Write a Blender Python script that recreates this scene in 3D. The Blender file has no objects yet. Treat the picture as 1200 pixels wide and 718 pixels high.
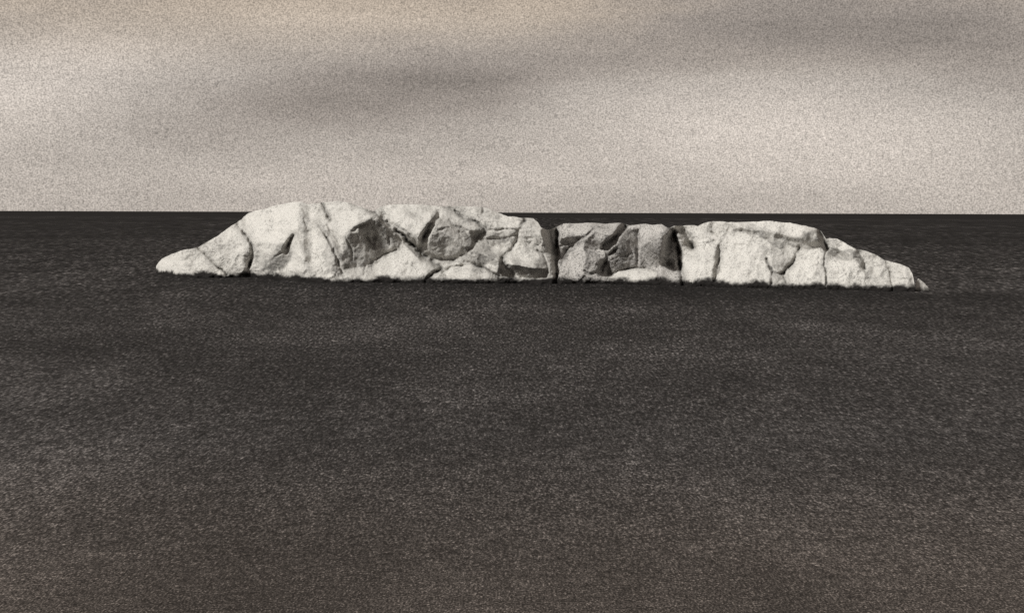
import bpy, math
import numpy as np
from mathutils import Matrix, Vector

# ------------------------------------------------------------------ camera, light, sky, exposure
scene = bpy.context.scene
CAM_H = 8.2            # metres above the sea
FPX = 1400.0           # focal length in pixels of the 1200 px wide photograph
HOR = 249.0            # horizon row
ROLL = 0.0033

cam_d = bpy.data.cameras.new("camera")
cam_d.sensor_width = 36.0
cam_d.lens = 36.0 * FPX / 1200.0
cam_d.shift_y = -(359.0 - HOR) / 1200.0
cam_d.clip_start = 0.5
cam_d.clip_end = 200000.0
cam = bpy.data.objects.new("camera", cam_d)
cam.matrix_world = Matrix.Translation((0, 0, CAM_H)) @ Matrix.Rotation(math.radians(90), 4, 'X') @ Matrix.Rotation(ROLL, 4, 'Z')
scene.collection.objects.link(cam)
scene.camera = cam

SUN_TO = Vector((-0.66, -0.34, 0.67)).normalized()      # direction towards the sun
sun_d = bpy.data.lights.new("sun", 'SUN')
sun_d.energy = 3.15
sun_d.angle = math.radians(9)
sun_d.color = (1.0, 0.975, 0.93)
sun = bpy.data.objects.new("sun", sun_d)
sun.rotation_euler = SUN_TO.to_track_quat('Z', 'Y').to_euler()
sun.location = (-60, -40, 90)
scene.collection.objects.link(sun)

scene.view_settings.view_transform = 'Standard'
scene.view_settings.look = 'None'
scene.view_settings.exposure = 0.0
scene.view_settings.gamma = 1.0
scene.view_settings.use_curve_mapping = False
scene.cycles.use_denoising = False


class NT:
    """small node-tree writer"""
    def __init__(self, tree):
        self.t = tree
        tree.nodes.clear()

    def n(self, kind, **kw):
        nd = self.t.nodes.new(kind)
        for k, v in kw.items():
            setattr(nd, k, v)
        return nd

    def put(self, sock, v):
        if v is None:
            return
        if isinstance(v, bpy.types.NodeSocket):
            self.t.links.new(v, sock)
        else:
            sock.default_value = v

    def math(self, op, a, b=None, c=None, clamp=False):
        nd = self.n('ShaderNodeMath', operation=op, use_clamp=clamp)
        for s, v in zip(nd.inputs, (a, b, c)):
            self.put(s, v)
        return nd.outputs[0]

    def vmath(self, op, a, b=None):
        nd = self.n('ShaderNodeVectorMath', operation=op)
        self.put(nd.inputs[0], a)
        self.put(nd.inputs[1], b)
        return nd.outputs[0]

    def noise(self, vec, scale, detail=2.0, rough=0.5, dist=0.0, dim='3D'):
        nd = self.n('ShaderNodeTexNoise', noise_dimensions=dim)
        self.put(nd.inputs['Vector'], vec)
        nd.inputs['Scale'].default_value = scale
        nd.inputs['Detail'].default_value = detail
        nd.inputs['Roughness'].default_value = rough
        nd.inputs['Distortion'].default_value = dist
        return nd.outputs['Fac']

    def mix(self, fac, a, b, blend='MIX'):
        nd = self.n('ShaderNodeMix', data_type='RGBA', blend_type=blend)
        self.put(nd.inputs['Factor'], fac)
        self.put(nd.inputs[6], a)
        self.put(nd.inputs[7], b)
        return nd.outputs[2]

    def smooth(self, v, lo, hi, to0=0.0, to1=1.0):
        nd = self.n('ShaderNodeMapRange', interpolation_type='SMOOTHSTEP')
        self.put(nd.inputs[0], v)
        for s, x in zip(nd.inputs[1:5], (lo, hi, to0, to1)):
            s.default_value = x
        return nd.outputs[0]

    def lin(self, v, lo, hi, to0=0.0, to1=1.0):
        nd = self.n('ShaderNodeMapRange')
        self.put(nd.inputs[0], v)
        for s, x in zip(nd.inputs[1:5], (lo, hi, to0, to1)):
            s.default_value = x
        return nd.outputs[0]


world = bpy.data.worlds.new("World")
scene.world = world
world.use_nodes = True
w = NT(world.node_tree)
sky = w.n('ShaderNodeTexSky', sky_type='NISHITA')
sky.sun_disc = False
sky.sun_elevation = math.asin(SUN_TO.z)
sky.sun_rotation = math.atan2(SUN_TO.x, SUN_TO.y)
tc = w.n('ShaderNodeTexCoord').outputs['Generated']
sep = w.n('ShaderNodeSeparateXYZ')
w.put(sep.inputs[0], tc)
dx, dy, dz = sep.outputs
az = w.math('ARCTAN2', dx, dy)                       # 0 straight ahead, + to the right
el = w.math('ARCSINE', dz)


def cloud_bank(a, e, sa, se, tilt=0.0):
    """one soft bank of cloud: its heading, height, half width and half depth in radians"""
    da = w.math('SUBTRACT', az, a)
    de = w.math('SUBTRACT', w.math('SUBTRACT', el, e), w.math('MULTIPLY', da, tilt))
    q = w.math('ADD', w.math('POWER', w.math('DIVIDE', da, sa), 2.0), w.math('POWER', w.math('DIVIDE', de, se), 2.0))
    return w.math('EXPONENT', w.math('MULTIPLY', q, -1.0))


def at(px, py):
    return math.atan((px - 600) / FPX), math.atan((HOR - py) / FPX)


# streaky overcast: noise stretched along the horizon
cv = w.n('ShaderNodeCombineXYZ')
w.put(cv.inputs[0], w.math('MULTIPLY', az, 3.2))
w.put(cv.inputs[1], w.math('MULTIPLY', el, 16.0))
streak = w.noise(cv.outputs[0], 1.3, 5.0, 0.55, 0.4)
streak2 = w.noise(w.vmath('ADD', cv.outputs[0], (7.3, 2.1, 4.0)), 3.4, 7.0, 0.62, 0.5)
lum = w.math('ADD', 0.432, w.math('MULTIPLY', w.math('SUBTRACT', streak, 0.5), 0.16))
lum = w.math('ADD', lum, w.math('MULTIPLY', w.math('SUBTRACT', streak2, 0.5), 0.14))
BANKS = [  # px, py, half width, half depth, amount, tilt
    (0, 125, 150, 50, 0.15, 0.10), (0, 50, 90, 26, -0.06, 0), (60, 75, 110, 22, 0.05, 0),
    (330, 118, 200, 38, -0.08, 0.10), (520, 105, 185, 55, -0.14, 0.03), (420, 25, 300, 16, 0.06, 0),
    (720, 70, 170, 30, -0.06, 0.12), (980, 30, 260, 48, -0.17, -0.02), (1160, 75, 150, 50, -0.10, -0.05), (150, 22, 160, 16, -0.06, 0.0),
    (860, 140, 190, 45, 0.13, 0.02), (690, 110, 90, 26, 0.05, 0.1), (1010, 172, 230, 38, 0.12, 0),
    (470, 205, 260, 30, 0.06, 0), (230, 190, 170, 26, -0.03, 0.05), (950, 215, 260, 26, 0.05, 0),
    (1240, 170, 60, 70, -0.04, 0),
]
for (px, py, sx, sy, amt, tilt) in BANKS:
    a, e = at(px, py)
    lum = w.math('ADD', lum, w.math('MULTIPLY', cloud_bank(a, e, sx / FPX, sy / FPX, tilt), amt))
lum = w.math('MULTIPLY', lum, w.smooth(el, 0.26, 0.75, 1.0, 0.38))      # unseen zenith dimmed to cut the fill light on the rock
lum = w.math('MULTIPLY', lum, w.smooth(dy, 0.35, -0.25, 1.0, 0.36))     # unseen sky behind the viewer dimmed too, for darker front faces
lum = w.math('MAXIMUM', lum, 0.10)
# charcoal-style grain laid over the sky colour, about pixel-sized, not cloud structure
gr = w.noise(tc, 860.0, 0.0, 0.5)
gr2 = w.noise(tc, 330.0, 2.0, 0.6)
gmul = w.math('ADD', 1.0, w.math('MULTIPLY', w.math('SUBTRACT', gr, 0.5), 1.1))
gmul = w.math('ADD', gmul, w.math('MULTIPLY', w.math('SUBTRACT', gr2, 0.5), 0.28))
dark = w.smooth(lum, 0.44, 0.26)
lum = w.math('MULTIPLY', lum, gmul)
warm = w.smooth(el, 0.10, 0.185)
tint = w.mix(warm, (1.085, 0.975, 0.872, 1), (1.14, 0.955, 0.77, 1))
tint = w.mix(dark, tint, (1.105, 0.972, 0.865, 1))
cl = w.mix(1.0, tint, lum, 'MULTIPLY')
cl10 = w.mix(1.0, cl, (10, 10, 10, 1), 'MULTIPLY')
skyc = w.mix(0.993, sky.outputs[0], cl10)
bg = w.n('ShaderNodeBackground')
w.put(bg.inputs['Color'], skyc)
bg.inputs['Strength'].default_value = 0.1
wo = w.n('ShaderNodeOutputWorld')
w.put(wo.inputs['Surface'], bg.outputs[0])

# ------------------------------------------------------------------ materials


def sea_material():
    m = bpy.data.materials.new("dark_sea_water")
    m.use_nodes = True
    t = NT(m.node_tree)
    P = t.n('ShaderNodeNewGeometry').outputs['Position']
    sp = t.n('ShaderNodeSeparateXYZ')
    t.put(sp.inputs[0], P)

    def stretched(kx, ky, off=0.0):
        c = t.n('ShaderNodeCombineXYZ')
        t.put(c.inputs[0], t.math('MULTIPLY', sp.outputs[0], kx))
        t.put(c.inputs[1], t.math('MULTIPLY', sp.outputs[1], ky))
        c.inputs[2].default_value = off
        return c.outputs[0]

    # charcoal-style grain; each layer's cell size follows distance, to stay pixel-sized in the view
    lny = t.math('LOGARITHM', t.math('MAXIMUM', sp.outputs[1], 1.0), math.e)
    g = 0.0
    for i, yc in enumerate((24.0, 36.0, 54.0, 82.0, 125.0, 190.0, 300.0, 480.0, 800.0, 1500.0)):
        cx, cy = yc / 1195 * 2.3, yc * yc / (1195 * 8.2) * (1.25 if yc < 60 else 0.8 if yc < 150 else 0.5)
        nz = t.math('SUBTRACT', t.noise(stretched(1 / cx, 1 / cy, 3.7 * i), 1.0, 1.0, 0.7), 0.5)
        q = t.math('DIVIDE', t.math('SUBTRACT', lny, math.log(yc)), 0.36)
        win = t.math('EXPONENT', t.math('MULTIPLY', t.math('MULTIPLY', q, q), -1.0))
        g = t.math('ADD', g, t.math('MULTIPLY', t.math('MULTIPLY', nz, win), 0.95 if yc < 60 else 1.25 if yc < 150 else 1.75))
    f1 = t.noise(stretched(1.0, 0.30), 1.6, 6.0, 0.7)
    # softer charcoal-style smudges, stretched sideways and sized by distance the same way
    for i, yc in enumerate((25.0, 42.0, 70.0, 120.0, 210.0, 380.0)):
        cx, cy = yc / 1195 * 34, yc * yc / (1195 * 8.2) * 5.0
        nz = t.math('SUBTRACT', t.noise(stretched(1 / cx, 1 / cy, 2.9 * i + 40), 1.0, 4.0, 0.72, 0.2), 0.5)
        q = t.math('DIVIDE', t.math('SUBTRACT', lny, math.log(yc)), 0.40)
        win = t.math('EXPONENT', t.math('MULTIPLY', t.math('MULTIPLY', q, q), -1.0))
        g = t.math('ADD', g, t.math('MULTIPLY', t.math('MULTIPLY', nz, win), 0.30 if yc < 150 else 0.07))
    broad = t.noise(stretched(0.030, 0.024, 2.0), 1.0, 4.0, 0.55, 0.6)      # broad patches of lighter and darker tone
    mid = t.noise(stretched(0.16, 0.06, 3.0), 1.0, 3.0, 0.6, 0.3)
    near_gate = t.smooth(sp.outputs[1], 240.0, 110.0, 0.0, 0.7)  # fades the mid noise out with distance
    pb = t.math('ADD', t.math('MULTIPLY', t.math('SUBTRACT', broad, 0.5), 1.5), t.math('MULTIPLY', t.math('SUBTRACT', mid, 0.5), near_gate))
    near_lighten = t.smooth(sp.outputs[1], 128.0, 34.0)  # water colour made lighter towards the viewer, by distance alone
    near = t.smooth(t.math('ADD', sp.outputs[1], t.math('MULTIPLY', t.math('SUBTRACT', mid, 0.5), 6.0)), 46.0, 23.0)
    e = t.math('ADD', t.math('MULTIPLY', g, 6.8), t.math('MULTIPLY', pb, 1.7))
    e = t.math('ADD', e, t.math('MULTIPLY', near_lighten, 0.46))
    # contact shade of the island, painted as darker water round its foot
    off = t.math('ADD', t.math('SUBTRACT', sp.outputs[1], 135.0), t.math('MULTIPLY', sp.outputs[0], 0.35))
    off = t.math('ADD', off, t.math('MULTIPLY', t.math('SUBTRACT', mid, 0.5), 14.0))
    contact_shade = t.math('MULTIPLY', t.math('EXPONENT', t.math('MULTIPLY', t.math('POWER', t.math('DIVIDE', t.math('ABSOLUTE', off), 12.0), 2.0), -1.0)),
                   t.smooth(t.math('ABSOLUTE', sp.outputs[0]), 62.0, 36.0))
    e = t.math('SUBTRACT', e, t.math('MULTIPLY', contact_shade, 1.05))
    e = t.math('ADD', e, t.math('MULTIPLY', near, 0.55))
    e = t.math('SUBTRACT', e, t.smooth(sp.outputs[1], 95.0, 420.0, 0.0, 0.9))
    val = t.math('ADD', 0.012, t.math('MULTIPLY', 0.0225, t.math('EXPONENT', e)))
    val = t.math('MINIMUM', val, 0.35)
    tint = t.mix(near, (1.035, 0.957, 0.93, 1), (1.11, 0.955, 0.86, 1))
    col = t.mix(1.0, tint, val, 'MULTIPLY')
    bump = t.n('ShaderNodeBump')
    bump.inputs['Strength'].default_value = 0.5
    bump.inputs['Distance'].default_value = 0.05
    t.put(bump.inputs['Height'], f1)
    d = t.n('ShaderNodeBsdfDiffuse')
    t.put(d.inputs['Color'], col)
    t.put(d.inputs['Normal'], bump.outputs[0])
    gl = t.n('ShaderNodeBsdfGlossy')
    gl.inputs['Roughness'].default_value = 0.45
    gl.inputs['Color'].default_value = (1, 1, 1, 1)
    t.put(gl.inputs['Normal'], bump.outputs[0])
    mx = t.n('ShaderNodeMixShader')
    mx.inputs[0].default_value = 0.018
    t.put(mx.inputs[1], d.outputs[0])
    t.put(mx.inputs[2], gl.outputs[0])
    o = t.n('ShaderNodeOutputMaterial')
    t.put(o.inputs['Surface'], mx.outputs[0])
    return m


def rock_material(name, base, dark, amount=1.0, band_drop=0.0):
    m = bpy.data.materials.new(name)
    m.use_nodes = True
    t = NT(m.node_tree)
    P = t.n('ShaderNodeNewGeometry').outputs['Position']
    sp = t.n('ShaderNodeSeparateXYZ')
    t.put(sp.inputs[0], P)
    at_ = t.n('ShaderNodeAttribute', attribute_name='shade_stain').outputs['Fac']
    n1 = t.noise(P, 0.9, 6.0, 0.62, 0.3)
    n2 = t.noise(P, 6.0, 2.0, 0.75)
    n3 = t.noise(P, 2.6, 4.0, 0.65)
    n4 = t.noise(P, 0.35, 3.0, 0.6)
    blot = t.smooth(n1, 0.54, 0.74)
    col = t.mix(t.math('MULTIPLY', blot, 0.55 * amount), base, dark)
    speck = t.smooth(n2, 0.50, 0.66)
    col = t.mix(t.math('MULTIPLY', speck, 0.6 * amount), col, dark)
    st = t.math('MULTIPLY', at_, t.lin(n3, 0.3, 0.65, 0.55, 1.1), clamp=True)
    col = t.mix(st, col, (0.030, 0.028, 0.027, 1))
    # shade at the foot of the rock, painted as a dark band
    zz = t.math('ADD', sp.outputs[2], t.math('ADD', t.math('MULTIPLY', t.math('SUBTRACT', n3, 0.5), 0.5), t.math('MULTIPLY', t.math('SUBTRACT', n4, 0.5), 1.8)))
    foot_shade = t.smooth(zz, 0.85 - band_drop, 0.3 - band_drop)
    col = t.mix(foot_shade, col, (0.022, 0.020, 0.019, 1))
    bump = t.n('ShaderNodeBump')
    bump.inputs['Strength'].default_value = 0.3
    bump.inputs['Distance'].default_value = 0.16
    t.put(bump.inputs['Height'], t.math('ADD', t.math('MULTIPLY', n3, 0.8), t.math('MULTIPLY', n2, 0.15)))
    b = t.n('ShaderNodeBsdfPrincipled')
    t.put(b.inputs['Base Color'], col)
    b.inputs['Roughness'].default_value = 0.92
    b.inputs['Specular IOR Level'].default_value = 0.15
    t.put(b.inputs['Normal'], bump.outputs[0])
    o = t.n('ShaderNodeOutputMaterial')
    t.put(o.inputs['Surface'], b.outputs[0])
    return m


M_SEA = sea_material()
M_PALE = rock_material("pale_chalky_rock", (0.78, 0.758, 0.712, 1), (0.24, 0.232, 0.22, 1))
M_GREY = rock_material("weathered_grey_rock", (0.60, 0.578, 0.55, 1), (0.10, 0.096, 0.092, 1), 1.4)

M_SMALL = rock_material("pale_skerry_rock", (0.78, 0.758, 0.712, 1), (0.24, 0.232, 0.22, 1), 1.0, 0.35)

# ------------------------------------------------------------------ sea
def make_sea():
    rs = [0.0, 12.0, 40.0, 120.0, 400.0, 1500.0, 6000.0, 25000.0, 90000.0]
    seg = 96
    vs, fs = [(0, 0, 0)], []
    for r in rs[1:]:
        for k in range(seg):
            a = 2 * math.pi * k / seg
            vs.append((r * math.cos(a), r * math.sin(a), 0.0))
    for k in range(seg):
        fs.append((0, 1 + k, 1 + (k + 1) % seg))
    for i in range(len(rs) - 2):
        b0, b1 = 1 + i * seg, 1 + (i + 1) * seg
        for k in range(seg):
            k2 = (k + 1) % seg
            fs.append((b0 + k, b1 + k, b1 + k2, b0 + k2))
    me = bpy.data.meshes.new("sea")
    me.from_pydata(vs, [], fs)
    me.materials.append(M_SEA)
    o = bpy.data.objects.new("sea", me)
    o['kind'] = 'structure'
    o['label'] = 'dark grey rippled sea reaching to the level horizon'
    scene.collection.objects.link(o)


make_sea()

# ------------------------------------------------------------------ the rock island
# Survey of the island: outline and waterline, cracks and the lie of each rock face.  One survey unit
# is about 0.1 m; u runs along the island, v downwards, depth d away from the sea front.
# The number before each face is how squarely it lies to the light.
TOP = [(183, 312), (186, 307), (190, 303), (205, 297), (215, 293), (228, 290), (233, 289), (238, 286), (255, 276), (265, 269), (274, 263),
       (279, 259), (283, 257), (286, 253), (291, 250), (300, 247), (320, 242), (333, 239), (341, 237), (352, 236), (360, 239), (372, 238), (380, 237),
       (395, 236), (410, 238), (425, 243), (438, 248), (446, 242), (470, 239), (500, 240), (521, 242), (545, 242), (565, 243), (575, 245),
       (585, 250), (595, 253), (610, 255), (625, 256), (630, 260), (634, 267), (641, 270), (650, 267), (662, 262), (683, 261), (697, 261), (707, 262), (725, 261),
       (738, 264), (755, 263), (775, 263), (784, 267), (790, 265), (801, 264), (818, 264), (826, 261), (836, 259), (855, 260), (875, 260),
       (895, 259), (910, 260), (925, 261), (940, 264), (954, 267), (962, 271), (968, 280), (972, 279), (980, 280), (990, 284), (1003, 292),
       (1013, 294), (1025, 298), (1036, 304), (1055, 309), (1065, 314), (1069, 320), (1071, 328), (1072, 336)]
BOT = [(183, 317), (205, 321), (225, 323), (250, 323), (266, 320), (290, 320), (325, 321), (337, 326), (350, 327), (395, 328), (440, 327),
       (470, 327), (500, 328), (540, 328), (575, 329), (600, 326), (630, 329), (650, 330), (665, 329), (700, 327), (715, 329), (740, 330),
       (790, 330), (805, 332), (840, 332), (860, 333), (900, 334), (960, 335), (990, 336), (1030, 337), (1072, 338)]
SHADE_BAND = 4.0  # height of the painted shade band below the pale rock

W_ = 1.0
L_ = .80
M_ = .40
G_ = .14
D_ = -.3
U_ = -.3
FACES = [
    # pointed end and wedge
    (L_, [(183, 305), (230, 285), (268, 322), (183, 325)]),
    (W_, [(232, 288), (278, 256), (290, 282), (292, 318), (268, 322), (250, 305)]),
    (M_, [(288, 290), (297, 290), (294, 322), (285, 322)]),
    # domed rock
    (W_, [(283, 258), (300, 246), (350, 236), (357, 255), (346, 272), (330, 284), (310, 292), (299, 286), (290, 270)]),
    (0.62, [(299, 286), (330, 284), (316, 304), (300, 322), (294, 310)]),
    (0.3, [(343, 276), (342, 292), (340, 305), (330, 316), (306, 322), (316, 305), (330, 288)]),
    (D_, [(344, 274), (341, 288), (336, 298), (331, 292), (337, 282)]),
    (L_, [(344, 276), (356, 268), (360, 310), (340, 324), (340, 300)]),
    (M_, [(352, 240), (360, 240), (364, 272), (358, 278)]),
    (M_, [(356, 280), (362, 280), (367, 306), (358, 308)]),
    (W_, [(362, 262), (374, 266), (392, 296), (390, 312), (366, 312)]),
    (L_, [(340, 310), (400, 312), (402, 328), (335, 327)]),
    (M_, [(376, 268), (386, 270), (398, 290), (404, 318), (396, 314), (390, 296)]),
    (L_, [(362, 240), (378, 238), (388, 262), (374, 266), (364, 256)]),
    (W_, [(381, 237), (410, 238), (438, 250), (434, 260), (416, 265), (404, 277), (396, 275), (389, 262)]),
    (G_, [(406, 274), (420, 264), (436, 259), (443, 255), (455, 269), (468, 282), (466, 291), (450, 298), (436, 310), (405, 320), (400, 300)]),
    (M_, [(410, 282), (424, 276), (436, 292), (432, 306), (412, 312)]),
    (D_, [(420, 266), (440, 258), (440, 288), (432, 284)]),
    (M_, [(443, 268), (464, 284), (452, 296), (443, 290)]),
    (W_, [(468, 283), (482, 295), (498, 306), (508, 316), (496, 322), (440, 323), (437, 312), (453, 299), (467, 292)]),
    (L_, [(405, 316), (430, 311), (438, 326), (400, 326)]),
    (D_, [(441, 252), (448, 254), (488, 282), (492, 296), (500, 306), (494, 306), (470, 283), (455, 268)]),
    # rugged rock
    (W_, [(446, 242), (500, 239), (521, 242), (541, 255), (530, 259), (512, 251), (500, 262), (488, 276), (472, 268), (452, 256)]),
    (D_, [(513, 248), (517, 252), (505, 272), (496, 297), (488, 297), (492, 280), (502, 262)]),
    (L_, [(513, 254), (530, 258), (566, 264), (566, 272), (546, 269), (528, 262)]),
    (0.33, [(513, 256), (527, 262), (546, 268), (553, 275), (550, 288), (541, 298), (524, 301), (506, 299), (496, 297), (504, 280)]),
    (G_, [(552, 271), (571, 269), (562, 285), (548, 298), (534, 305), (519, 307), (500, 303), (496, 299), (526, 301), (543, 297), (552, 285)]),
    (D_, [(552, 272), (568, 271), (556, 284)]),
    (M_, [(548, 298), (566, 282), (574, 290), (567, 310), (550, 310)]),
    (M_, [(571, 285), (592, 284), (588, 302), (582, 314), (570, 308)]),
    (W_, [(523, 243), (565, 243), (586, 250), (612, 255), (613, 263), (606, 268), (570, 266), (556, 258), (540, 252)]),
    (M_, [(569, 267), (606, 268), (606, 281), (590, 283), (570, 284)]),
    (W_, [(616, 256), (629, 257), (632, 266), (614, 266)]),
    (0.58, [(612, 268), (632, 266), (640, 288), (651, 310), (651, 330), (641, 330), (637, 312), (612, 318), (594, 310), (590, 302), (606, 294)]),
    (0.9, [(592, 300), (612, 291), (632, 300), (628, 312), (598, 309)]),
    (U_, [(584, 316), (588, 300), (592, 304), (600, 312), (640, 316), (641, 326), (590, 324)]),
    (D_, [(634, 270), (653, 268), (653, 322), (647, 316), (646, 296), (638, 284)]),
    # grey middle rock
    (W_, [(655, 270), (665, 263), (697, 262), (697, 266), (685, 275), (665, 279), (655, 280)]),
    (D_, [(656, 282), (672, 278), (685, 278), (672, 287), (656, 290)]),
    (G_, [(655, 288), (672, 288), (664, 302), (656, 314)]),
    (W_, [(672, 290), (683, 284), (682, 300), (684, 322), (675, 329), (662, 316)]),
    (M_, [(683, 280), (704, 272), (705, 300), (703, 320), (686, 320)]),
    (L_, [(697, 275), (712, 264), (728, 262), (722, 272), (706, 285), (700, 282)]),
    (D_, [(729, 262), (736, 265), (723, 283), (714, 292), (704, 291), (706, 284), (718, 277)]),
    (G_, [(735, 268), (747, 268), (749, 280), (746, 312), (722, 317), (712, 312), (713, 298), (722, 286)]),
    (W_, [(747, 268), (770, 263), (784, 268), (783, 278), (764, 279), (752, 292), (747, 292)]),
    (M_, [(755, 287), (776, 280), (779, 295), (773, 312), (748, 316), (747, 298)]),
    (D_, [(702, 320), (705, 304), (712, 306), (716, 320), (708, 324)]),
    (D_, [(778, 278), (789, 272), (794, 290), (797, 312), (790, 318), (774, 310), (775, 298)]),
    # long rock
    (D_, [(789, 266), (802, 266), (811, 280), (816, 290), (806, 292), (796, 280)]),
    (W_, [(803, 265), (820, 264), (836, 275), (850, 280), (842, 290), (816, 292), (812, 280)]),
    (L_, [(822, 263), (860, 260), (850, 279), (838, 275)]),
    (W_, [(797, 294), (838, 292), (836, 328), (804, 332)]),
    (G_, [(838, 292), (845, 287), (844, 310), (839, 328), (833, 328), (836, 310)]),
    (W_, [(846, 284), (872, 272), (906, 284), (904, 330), (842, 332)]),
    (M_, [(858, 266), (895, 270), (920, 277), (943, 278), (943, 292), (928, 292), (912, 286), (888, 279)]),
    (W_, [(876, 262), (905, 259), (932, 263), (947, 270), (941, 277), (918, 272), (895, 268)]),
    (L_, [(903, 288), (928, 292), (934, 298), (928, 308), (918, 318), (908, 318)]),
    (W_, [(936, 296), (962, 288), (966, 310), (966, 332), (922, 330), (924, 314)]),
    (G_, [(944, 272), (960, 268), (964, 288), (955, 292), (944, 286)]),
    (D_, [(959, 268), (967, 277), (971, 292), (966, 294), (960, 284)]),
    # tapering rock
    (W_, [(970, 279), (990, 284), (1004, 292), (1005, 297), (990, 294), (971, 288)]),
    (G_, [(970, 289), (984, 291), (985, 301), (971, 302)]),
    (L_, [(985, 293), (1000, 296), (1003, 306), (986, 304)]),
    (G_, [(996, 296), (1007, 293), (1014, 302), (1015, 316), (1005, 308)]),
    (W_, [(969, 303), (1003, 308), (1012, 318), (1012, 336), (969, 334)]),
    (L_, [(1008, 292), (1036, 302), (1045, 336), (1012, 336), (1014, 308)]),
    (W_, [(1037, 303), (1058, 309), (1070, 322), (1071, 338), (1046, 338), (1043, 318)]),
    (M_, [(1064, 318), (1072, 324), (1073, 338), (1066, 338)]),
    # slabs at the water's edge
    (W_, [(518, 320), (530, 313), (550, 311), (566, 315), (582, 326), (576, 330), (526, 329)]),
    (W_, [(711, 327), (722, 318), (740, 314), (756, 315), (770, 318), (766, 327), (740, 331), (718, 330)]),
    (W_, [(778, 328), (790, 319), (797, 319), (799, 331)]),
]
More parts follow.
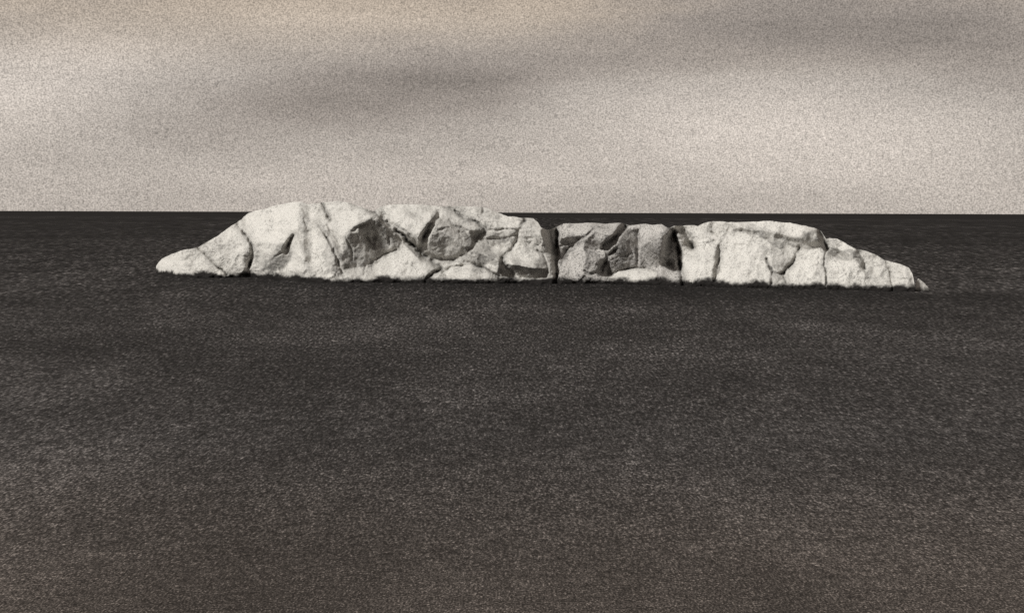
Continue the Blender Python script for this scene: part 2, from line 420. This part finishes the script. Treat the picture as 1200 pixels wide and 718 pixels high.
# cracks: polyline, width, depth, strength of the shade painted in
CRACKS = [
    ([(229, 287), (233, 291), (240, 298), (249, 306), (258, 315), (266, 321)], 1.3, 6, 0.6),
    ([(276, 254), (279, 265), (287, 275), (294, 285), (297, 295), (295, 303), (292, 312)], 2.2, 9, 0.7),
    ([(292, 312), (289, 322)], 1.5, 3, 0.3),
    ([(343, 277), (336, 290)], 2.2, 7, 0.7), ([(330, 296), (316, 306), (309, 318)], 1.5, 3, 0.45),
    ([(356, 257), (359, 266)], 1.6, 4, 0.7), ([(352, 240), (357, 250)], 1.5, 2, 0.25),
    ([(378, 236), (382, 247), (387, 258)], 1.8, 6, 0.85),
    ([(374, 265), (383, 278), (391, 291), (396, 308), (402, 320)], 1.7, 5, 0.8),
    ([(384, 265), (392, 276), (399, 290)], 1.2, 3, 0.5), ([(406, 278), (412, 292), (413, 304)], 1.2, 3, 0.4),
    ([(428, 274), (433, 283), (438, 291)], 2.2, 5, 0.75), ([(413, 270), (424, 264), (436, 259), (441, 252)], 2.2, 4, 0.5),
    ([(455, 272), (457, 286)], 1.4, 3, 0.4), ([(432, 309), (448, 299), (464, 292)], 1.6, 3, 0.45), ([(428, 313), (427, 322)], 1.2, 2, 0.4),
    ([(411, 238), (424, 244), (438, 250)], 1.6, 4, 0.55),
    ([(437, 246), (443, 253), (458, 264), (475, 278), (489, 293), (505, 305), (519, 315), (508, 320), (498, 330)], 2.4, 9, 0.85),
    ([(462, 263), (476, 272), (487, 283)], 2.2, 4, 0.6),
    ([(481, 249), (488, 253), (494, 255)], 1.1, 2, 0.6),
    ([(512, 250), (504, 262), (498, 276), (493, 292)], 3.4, 7, 0.75),
    ([(520, 241), (533, 247), (545, 256), (557, 259), (569, 268)], 1.9, 6, 0.95), ([(536, 243), (534, 247)], 2.5, 3, 0.7),
    ([(566, 243), (566, 249)], 1.8, 4, 0.85), ([(527, 258), (532, 264), (542, 268), (552, 271)], 1.6, 3, 0.6),
    ([(572, 268), (563, 276), (556, 286), (546, 296), (532, 304), (512, 303), (496, 298)], 2.6, 5, 0.55), ([(514, 270), (526, 266)], 1.6, 2, 0.4),
    ([(545, 307), (556, 310), (570, 315), (585, 324)], 1.8, 5, 0.8), ([(520, 318), (529, 313), (545, 311)], 1.6, 5, 0.4),
    ([(571, 280), (590, 280), (604, 275)], 1.6, 3, 0.45), ([(568, 270), (590, 269), (608, 269)], 1.4, 3, 0.35),
    ([(616, 256), (613, 261), (611, 267)], 2.3, 5, 0.85), ([(614, 268), (624, 266)], 1.2, 2, 0.45),
    ([(587, 318), (588, 306), (592, 299), (598, 293), (605, 284), (608, 272)], 2.2, 6, 0.7),
    ([(588, 302), (592, 312), (600, 320)], 3.4, 5, 0.8), ([(630, 294), (637, 298), (641, 310), (643, 320)], 1.5, 3, 0.6),
    ([(612, 318), (626, 320), (640, 322)], 2.6, 3, 0.5),
    ([(653, 262), (653, 280), (652.5, 300), (652, 332)], 2.6, 12, 0.95), ([(645, 272), (648, 286), (650, 304)], 5.0, 9, 0.85),
    ([(657, 284), (670, 279), (680, 279)], 2.0, 4, 0.75), ([(670, 286), (662, 296), (657, 302)], 2.0, 3, 0.5),
    ([(684, 278), (697, 268)], 2.0, 3, 0.5), ([(688, 300), (700, 301)], 0.9, 1, 0.2), ([(684, 318), (690, 321), (702, 320)], 1.6, 3, 0.6),
    ([(732, 264), (722, 277), (708, 288)], 3.4, 7, 0.85), ([(705, 318), (707, 310), (712, 300), (722, 292)], 2.4, 6, 0.8),
    ([(709, 308), (713, 320)], 4.0, 5, 0.8), ([(748, 270), (748, 290), (747, 312)], 1.8, 3, 0.35), ([(736, 285), (742, 300), (735, 312)], 2.4, 2, 0.5), ([(724, 300), (736, 298)], 2.5, 2, 0.45),
    ([(756, 290), (764, 282), (775, 280)], 1.4, 2, 0.45), ([(760, 292), (770, 300), (776, 302)], 1.2, 2, 0.35),
    ([(714, 322), (724, 317), (740, 314), (756, 314), (769, 318)], 1.5, 5, 0.5), ([(770, 318), (772, 328)], 1.8, 4, 0.5),
    ([(784, 262), (789, 272), (793, 282), (796, 297), (798, 318), (801, 334)], 2.4, 11, 0.9), ([(788, 276), (785, 292), (784, 308)], 7.5, 13, 0.9), ([(778, 304), (786, 314)], 2.4, 3, 0.5),
    ([(797, 268), (806, 280), (812, 290)], 3.2, 5, 0.7), ([(819, 265), (830, 270), (842, 276)], 1.4, 3, 0.45), ([(852, 262), (855, 266), (850, 276), (846, 284)], 1.6, 2, 0.3),
    ([(843, 288), (842, 305), (838, 318), (838, 330)], 1.9, 5, 0.55), ([(806, 302), (820, 301)], 1.0, 1, 0.3),
    ([(870, 271), (895, 273), (918, 280), (936, 284)], 3.0, 2, 0.35),
    ([(899, 304), (903, 313), (906, 319), (912, 321), (919, 320), (923, 313), (930, 308), (933, 298), (937, 290)], 2.0, 6, 0.9),
    ([(906, 320), (904, 332)], 1.8, 4, 0.65), ([(919, 320), (922, 332)], 1.6, 4, 0.6),
    ([(960, 266), (964, 277), (969, 291)], 2.2, 8, 0.9), ([(969, 291), (966, 302), (966, 312), (969, 322), (968, 337)], 1.1, 4, 0.65),
    ([(1003, 290), (1010, 298), (1013, 308), (1013, 315)], 2.2, 4, 0.55), ([(996, 296), (1003, 302)], 2.0, 2, 0.4), ([(973, 292), (980, 298)], 2.6, 2, 0.45),
    ([(1020, 306), (1032, 312), (1042, 316)], 0.9, 1, 0.25),
    ([(1036, 302), (1041, 314), (1044, 322), (1046, 339)], 1.1, 4, 0.55), ([(1049, 316), (1058, 321)], 0.9, 1, 0.4), ([(1046, 325), (1056, 327)], 0.8, 1, 0.3),
]

U0, U1, V0, V1 = 178, 1080, 228, 350
us = np.arange(U0, U1 + 1, dtype=float)
vs_ = np.arange(V0, V1 + 1, dtype=float)
UU, VV = np.meshgrid(us, vs_)
vt_c = np.interp(us, *zip(*TOP))
vb_c = np.interp(us, *zip(*BOT)) + SHADE_BAND


def inside(poly, X, Y):
    r = np.zeros(X.shape, bool)
    n = len(poly)
    for i in range(n):
        x0, y0 = poly[i]
        x1, y1 = poly[(i + 1) % n]
        if y0 == y1:
            continue
        c = ((y0 > Y) != (y1 > Y)) & (X < (x1 - x0) * (Y - y0) / (y1 - y0) + x0)
        r ^= c
    return r


def dist_line(pl, X, Y):
    best = np.full(X.shape, 1e9)
    for (x0, y0), (x1, y1) in zip(pl[:-1], pl[1:]):
        ex, ey = x1 - x0, y1 - y0
        t = np.clip(((X - x0) * ex + (Y - y0) * ey) / (ex * ex + ey * ey + 1e-9), 0, 1)
        best = np.minimum(best, np.hypot(X - x0 - t * ex, Y - y0 - t * ey))
    return best


def blur(a, k):
    for _ in range(k):
        p = np.pad(a, 1, mode='edge')
        a = (p[1:-1, :-2] + 2 * p[1:-1, 1:-1] + p[1:-1, 2:]) / 4
        p = np.pad(a, 1, mode='edge')
        a = (p[:-2, 1:-1] + 2 * p[1:-1, 1:-1] + p[2:, 1:-1]) / 4
    return a


_rng = np.random.RandomState(11)
_lat = _rng.rand(256, 256)


def vnoise(X, Y):
    xi, yi = np.floor(X).astype(int), np.floor(Y).astype(int)
    fx, fy = X - xi, Y - yi
    fx, fy = fx * fx * (3 - 2 * fx), fy * fy * (3 - 2 * fy)
    g = lambda a, b: _lat[b % 256, a % 256]
    return ((g(xi, yi) * (1 - fx) + g(xi + 1, yi) * fx) * (1 - fy) + (g(xi, yi + 1) * (1 - fx) + g(xi + 1, yi + 1) * fx) * fy) - 0.5


def fbm(X, Y, octv=4, gain=0.55):
    s, a = 0, 1.0
    for k in range(octv):
        s = s + a * vnoise(X * 2 ** k + 17.3 * k, Y * 2 ** k + 9.1 * k)
        a *= gain
    return s


# base form: steep at the water, lying back towards the ridge
hh = np.maximum(vb_c - vt_c, 6.0)[None, :]
tt = np.clip((vb_c[None, :] - VV) / hh, 0, 1.15)
base = hh * 0.75 * tt ** 1.5
TONE = np.full(UU.shape, 0.80)
# wobble the survey slightly so that face borders are not ruler-straight
WX = UU + 3.0 * fbm(UU / 11, VV / 11, 3)
WY = VV + 3.0 * fbm(UU / 11 + 50, VV / 11 + 50, 3)
for tone, poly in FACES:
    TONE[inside(poly, WX, WY)] = tone
TONE = blur(TONE, 2)
TONE += 0.26 * fbm(UU / 16 + 4, VV / 13 + 8, 3) 
lam = np.full(UU.shape, 1.0 / 90 ** 2)
lam[(VV > vb_c[None, :] - SHADE_BAND - 1)] = 0.25
lam[VV < vt_c[None, :] - 3] = 0.02


def Aop(d):
    r = lam * d
    du = d[:, 1:] - d[:, :-1]
    dv = d[1:, :] - d[:-1, :]
    r[:, :-1] -= du
    r[:, 1:] += du
    r[:-1, :] -= dv
    r[1:, :] += dv
    return r


def fit(d, GU, GV, iters):
    """the surface whose slopes come nearest to GU, GV (conjugate gradients)"""
    gue = 0.5 * (GU[:, 1:] + GU[:, :-1])
    gve = 0.5 * (GV[1:, :] + GV[:-1, :])
    rhs = lam * base
    rhs[:, :-1] -= gue
    rhs[:, 1:] += gue
    rhs[:-1, :] -= gve
    rhs[1:, :] += gve
    r = rhs - Aop(d)
    pdir = r.copy()
    rs0 = (r * r).sum()
    for it in range(iters):
        Ap = Aop(pdir)
        al = rs0 / (pdir * Ap).sum()
        d = d + al * pdir
        r -= al * Ap
        rn = (r * r).sum()
        pdir = r + (rn / rs0) * pdir
        rs0 = rn
    return d


LX, LY, LZ = SUN_TO


def facing(p, q):
    n = np.sqrt(1 + p * p + q * q)
    s = (p * LX - LY - q * LZ) / n
    return s, LX / n - s * p / n ** 2, -LZ / n - s * q / n ** 2


# the island lies askew, its right end nearer: slope of the whole front
ctl = np.linspace(183, 1072, 60)
bs = np.interp(ctl, *zip(*BOT)) + SHADE_BAND
for _ in range(6):
    bs[1:-1] = (bs[:-2] + 2 * bs[1:-1] + bs[2:]) / 4
y0_c = CAM_H * FPX / (np.interp(us, ctl, bs) - HOR - (us - 600) * ROLL)
SKEW = (np.gradient(y0_c) / (y0_c / FPX))[None, :]
DEPTH = base.copy()
for outer in range(26):
    GV, GU = np.gradient(DEPTH)
    GU = GU + SKEW
    for k in range(2):
        s_, sp_, sq_ = facing(GU, GV)
        stp = 0.9 * (TONE - s_) / (sp_ ** 2 + sq_ ** 2 + 0.06)
        GU = np.clip(GU + np.clip(stp * sp_, -0.6, 0.6), -4, 4)
        GV = np.clip(GV + np.clip(stp * sq_, -0.6, 0.6), -4, 2.5)
    DEPTH = fit(DEPTH, GU - SKEW, GV, 26)


def samp(A, X, Y):
    x = np.clip(X - U0, 0, A.shape[1] - 1.001)
    y = np.clip(Y - V0, 0, A.shape[0] - 1.001)
    xi, yi = x.astype(int), y.astype(int)
    fx, fy = x - xi, y - yi
    return (A[yi, xi] * (1 - fx) + A[yi, xi + 1] * fx) * (1 - fy) + (A[yi + 1, xi] * (1 - fx) + A[yi + 1, xi + 1] * fx) * fy


# fine survey grid: columns along u, rows from ridge (0) to below the water (1)
NU, NV = 1270, 132
cu = np.linspace(183.0, 1072.0, NU)
top = np.interp(cu, *zip(*TOP)) + 1.3 * fbm(cu / 9, cu * 0 + 3.3, 4)
bot = np.interp(cu, *zip(*BOT)) + SHADE_BAND + 1.0 * fbm(cu / 12, cu * 0 + 8.8, 3)
low = bot + 7.0
top = np.minimum(top, bot - 2.0)
rows = np.linspace(0, 1, NV)
GX = np.repeat(cu[None, :], NV, 0)
GY = top[None, :] + rows[:, None] * (low - top)[None, :]
HOLLOW = np.zeros(UU.shape)
for tone, poly in FACES:
    if tone < 0:
        HOLLOW[inside(poly, WX, WY)] = 1.0
HOLLOW = blur(HOLLOW, 1)                    # clefts and hollows are cut back into the rock
dd = samp(DEPTH, GX, GY) + 4.5 * samp(HOLLOW, GX, GY)
shade_stain = np.zeros_like(dd)  # painted shade of cracks and faces, plus darker rock patches
halo = np.zeros_like(dd)
JX = GX + 1.6 * fbm(GX / 6 + 31, GY / 6, 3)
JY = GY + 1.6 * fbm(GX / 6 + 77, GY / 6 + 40, 3)
for pl, wd, dep, st in CRACKS:
    x0, x1 = min(p[0] for p in pl) - 15, max(p[0] for p in pl) + 15
    c0, c1 = np.searchsorted(cu, x0), np.searchsorted(cu, x1)
    if c1 <= c0:
        continue
    X, Y = JX[:, c0:c1], JY[:, c0:c1]
    di = dist_line(pl, X, Y)
    vary = np.clip(0.8 + (0.9 if wd < 4 else 0.2) * fbm(X / 7 + 5, Y / 7 + 13, 2), 0.25, 1.3)
    k = np.exp(-(di / wd) ** 2) * vary
    dd[:, c0:c1] += dep * k
    halo[:, c0:c1] = np.maximum(halo[:, c0:c1], st * np.exp(-(di / 6.5) ** 2))
    shade_stain[:, c0:c1] = np.maximum(shade_stain[:, c0:c1], np.clip(st * 1.05 * np.exp(-(di / (wd * 0.9)) ** 2) * vary, 0, 1))
# soft grey shading painted into the colour on both sides of the cracks
shade_stain = np.clip(np.maximum(shade_stain, 0.62 * halo * np.clip(0.55 + 1.3 * fbm(GX / 11 + 70, GY / 11 + 71, 3), 0, 1)), 0, 1)
# grey faces with their shade painted into the colour
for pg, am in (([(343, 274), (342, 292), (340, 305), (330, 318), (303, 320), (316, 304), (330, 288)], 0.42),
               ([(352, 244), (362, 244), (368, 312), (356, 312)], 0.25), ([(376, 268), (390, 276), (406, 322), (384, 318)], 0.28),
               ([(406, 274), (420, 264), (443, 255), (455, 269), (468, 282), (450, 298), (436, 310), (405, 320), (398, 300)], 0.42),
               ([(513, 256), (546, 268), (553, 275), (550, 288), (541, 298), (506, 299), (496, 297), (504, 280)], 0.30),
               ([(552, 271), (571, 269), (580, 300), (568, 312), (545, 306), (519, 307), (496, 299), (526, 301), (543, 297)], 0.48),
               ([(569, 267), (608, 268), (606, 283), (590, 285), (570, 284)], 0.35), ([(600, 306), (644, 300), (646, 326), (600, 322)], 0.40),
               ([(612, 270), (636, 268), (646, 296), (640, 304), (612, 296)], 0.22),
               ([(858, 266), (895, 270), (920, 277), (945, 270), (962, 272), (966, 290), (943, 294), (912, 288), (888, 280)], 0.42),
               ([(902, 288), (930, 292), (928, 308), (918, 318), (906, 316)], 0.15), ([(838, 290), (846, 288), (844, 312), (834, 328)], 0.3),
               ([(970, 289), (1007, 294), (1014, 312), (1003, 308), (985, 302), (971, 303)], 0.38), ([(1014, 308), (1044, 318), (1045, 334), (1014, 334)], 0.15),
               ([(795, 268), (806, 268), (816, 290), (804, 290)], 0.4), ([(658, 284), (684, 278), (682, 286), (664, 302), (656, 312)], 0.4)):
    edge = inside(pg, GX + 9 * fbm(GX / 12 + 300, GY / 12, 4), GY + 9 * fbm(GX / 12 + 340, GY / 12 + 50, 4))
    shade_stain = np.maximum(shade_stain, 1.35 * am * edge * np.clip(0.75 + 1.0 * fbm(GX / 9 + 210, GY / 8 + 211, 4), 0, 1))
# darker tone on two faces of the middle block
for pg, am in (([(735, 268), (747, 268), (749, 280), (746, 312), (722, 317), (712, 312), (713, 298), (722, 286)], 0.62),
               ([(755, 287), (776, 280), (779, 295), (773, 312), (748, 316), (747, 298)], 0.35)):
    block_tone = am * inside(pg, JX, JY) * np.clip(0.8 + 1.1 * fbm(GX / 6 + 170, GY / 6 + 171, 3), 0, 1)
    shade_stain = np.maximum(shade_stain, block_tone)
for _ in range(2):                          # feather the edges of the painted shade and tone
    q_ = np.pad(shade_stain, 1, mode='edge')
    shade_stain = (q_[1:-1, :-2] + q_[1:-1, 2:] + q_[:-2, 1:-1] + q_[2:, 1:-1] + 2 * q_[1:-1, 1:-1]) / 6
# fine fissures and ledges between the surveyed cracks
f_a = fbm(JX / 19 + 3, JY / 24 + 41, 4, 0.6)
f_b = fbm(JX / 13 + 61, JY / 15 + 7, 4, 0.6)
m_a = np.clip(3.0 * fbm(GX / 30 + 12, GY / 30 + 33, 2) + 0.05, 0, 1)
m_b = np.clip(3.0 * fbm(GX / 24 + 82, GY / 24 + 3, 2) - 0.2, 0, 1)
fis = np.maximum(np.exp(-(f_a / 0.022) ** 2) * m_a, np.exp(-(f_b / 0.03) ** 2) * m_b)
dd += 1.3 * fis
shade_stain = np.maximum(shade_stain, 0.5 * fis)
led = fbm(JX / 21 + 140, JY / 17 + 20, 3)
dd += 2.2 * np.abs(led) * 2 + 1.6 * np.abs(fbm(JX / 9 + 200, JY / 8 + 2, 3))
dd += 2.4 * fbm(GX / 14, GY / 14 + 60, 4) + 0.35 * fbm(GX / 3.1, GY / 3.1 + 20, 3)
# the back: a steep landward side of the same height
hcol = (bot - top)[None, :]
ridge = dd[0:1, :]
tb = np.clip((GY - top[None, :]) / (low - top)[None, :], 0, 1)
bk = ridge + (0.85 * hcol + 3.0) * np.sqrt(tb) + 3.0 * fbm(GX / 16 + 9, GY / 16 + 90, 4) * np.minimum(1, tb * 8)
bk = np.maximum(bk, dd + 1.0 * np.minimum(1, tb * 10))
bk[0, :] = dd[0, :]


def to_world(X, Y, D, botc):
    du, dv = X - 600.0, Y - HOR
    a, b = du + dv * ROLL, dv - du * ROLL
    db = (botc - HOR) - du * ROLL
    y0 = CAM_H * FPX / db                   # distance of the waterline below this point
    yy = y0 * (1 + D / FPX)
    return np.stack([a / FPX * yy, yy, CAM_H - b / FPX * yy], -1)


def smooth_y(c):
    return np.interp(c, *zip(*BOT)) + SHADE_BAND


# waterline distance taken from a smoothed line so that the front does not fold with each wiggle
botw = np.interp(cu, ctl, bs)[None, :]
FRONT = to_world(GX, GY, dd, botw)
BACK = to_world(GX, GY, bk, botw)


def pick(x, y):
    for pl, *_ in CRACKS:
        if pl[0] == (x, y):
            return pl


dividers = [pick(229, 287), pick(276, 254) + [(289, 322)], pick(437, 246), pick(653, 262), pick(784, 262), pick(960, 266) + pick(969, 291)[1:], pick(1036, 302)]
SLABS = [[(518, 320), (520, 318), (529, 313), (545, 310), (556, 310), (570, 315), (585, 324), (583, 360), (514, 360)],
         [(711, 330), (714, 322), (724, 317), (740, 314), (756, 314), (769, 318), (772, 328), (772, 360), (711, 360)]]
qx = 0.25 * (JX[:-1, :-1] + JX[1:, :-1] + JX[:-1, 1:] + JX[1:, 1:])
qy = 0.25 * (JY[:-1, :-1] + JY[1:, :-1] + JY[:-1, 1:] + JY[1:, 1:])
region = np.zeros(qx.shape, int)
for pl in dividers:
    ys, xs = [p[1] for p in pl], [p[0] for p in pl]
    o_ = np.argsort(ys)
    region += (qx > np.interp(qy, np.array(ys, float)[o_], np.array(xs, float)[o_])).astype(int)
NREG = len(dividers) + 1
for k, pg in enumerate(SLABS):
    region[inside(pg, qx, qy)] = NREG + k


def solid(name, mask, mat, parent, front=None, back=None, st=None):
    """closed mesh from the quads in mask: sea front, landward back, and the sides between them"""
    front = FRONT if front is None else front
    back = BACK if back is None else back
    st = shade_stain if st is None else st
    nv, nu = front.shape[:2]
    jj, ii = np.nonzero(mask)
    idx = lambda j, i: j * nu + i
    qa = np.stack([idx(jj, ii), idx(jj + 1, ii), idx(jj + 1, ii + 1), idx(jj, ii + 1)], 1)
    used, inv = np.unique(qa, return_inverse=True)
    qf = inv.reshape(qa.shape)
    n = len(used)
    ur = used // nu
    fpos, bpos = front.reshape(-1, 3)[used], back.reshape(-1, 3)[used]
    # ridge vertices are shared by front and back
    bmap = np.arange(n) + n
    shared = ur == 0
    keep = ~shared
    bmap[keep] = n + np.arange(keep.sum())
    bmap[shared] = np.nonzero(shared)[0]
    verts = np.concatenate([fpos, bpos[keep]], 0)
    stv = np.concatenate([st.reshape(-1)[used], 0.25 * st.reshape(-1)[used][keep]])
    faces = [tuple(f) for f in qf.tolist()]
    for f in qf.tolist():
        b = [int(bmap[x]) for x in f[::-1]]
        faces.append(tuple(b))
    cnt = {}
    for f in qf.tolist():
        for k in range(4):
            e = (f[k], f[(k + 1) % 4])
            if (e[1], e[0]) in cnt:
                del cnt[(e[1], e[0])]
            else:
                cnt[e] = 1
    for (a, b) in cnt:
        q = [b, a, int(bmap[a]), int(bmap[b])]
        u_ = []
        for x in q:
            if x not in u_:
                u_.append(x)
        if len(u_) >= 3:
            faces.append(tuple(u_))
    me = bpy.data.meshes.new(name)
    me.from_pydata((verts - np.array(parent.location if parent else (0, 0, 0))).tolist(), [], faces)
    atr = me.attributes.new('shade_stain', 'FLOAT', 'POINT')
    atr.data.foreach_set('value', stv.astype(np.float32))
    me.polygons.foreach_set('use_smooth', [True] * len(me.polygons))
    me.materials.append(mat)
    me.update()
    o = bpy.data.objects.new(name, me)
    scene.collection.objects.link(o)
    if parent:
        o.parent = parent
    return o


island = bpy.data.objects.new("rock_island", None)
island.location = (0, 148, 0)
island['label'] = 'long low pale rocky island split by dark cracks, lying in the dark sea'
island['category'] = 'island'
scene.collection.objects.link(island)
bpy.context.view_layer.update()

PART_NAMES = ["boulder"] * NREG + ["rock_slab"] * len(SLABS)
PART_LABELS = {4: 'dark grey weathered boulder with shadowed clefts either side', 0: 'pointed boulder tapering into the water',
               8: 'flat white slab at the foot of the tall rocks', 9: 'flat white slab at the foot of the dark boulder'}
for k in range(NREG + len(SLABS)):
    mk = region == k
    if mk.sum() < 20:
        continue
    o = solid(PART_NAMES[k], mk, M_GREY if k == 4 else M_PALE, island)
    if k in PART_LABELS:
        o['label'] = PART_LABELS[k]


# small separate rock just off the end of the island
def make_fragment():
    nu, nv = 44, 26
    c = np.linspace(1073.2, 1089.0, nu)
    tp = np.interp(c, [1073.2, 1074.5, 1076, 1080, 1084, 1089], [333, 328, 326, 329, 332.5, 338]) + 0.5 * fbm(c / 3, c * 0, 3)
    bt = np.interp(c, [1073, 1089], [338, 338.5]) + SHADE_BAND * 0.6
    lw = bt + 5
    tp = np.minimum(tp, bt - 0.8)
    X = np.repeat(c[None, :], nv, 0)
    R = np.linspace(0, 1, nv)[:, None]
    Y = tp[None, :] + R * (lw - tp)[None, :]
    h = (bt - tp)[None, :]
    t = np.clip((bt[None, :] - Y) / h, 0, 1)
    f = 0.8 * h * t ** 1.5 + 0.5 * fbm(X / 3, Y / 3, 3) + 0.25 * (X - 1073)
    b = f[0:1] + (1.2 * h + 2) * np.sqrt(R)
    b = np.maximum(b, f + 0.5 * np.minimum(1, R * 6))
    b[0] = f[0]
    bw = np.full((1, nu), 342.0 - 1.0)
    o = solid("rock_fragment", np.ones((nv - 1, nu - 1), bool), M_SMALL, None, to_world(X, Y, f, bw), to_world(X, Y, b, bw), np.zeros_like(X))
    o['label'] = 'small pale rock fragment off the tapering end of the long island'
    o['category'] = 'rock'


make_fragment()
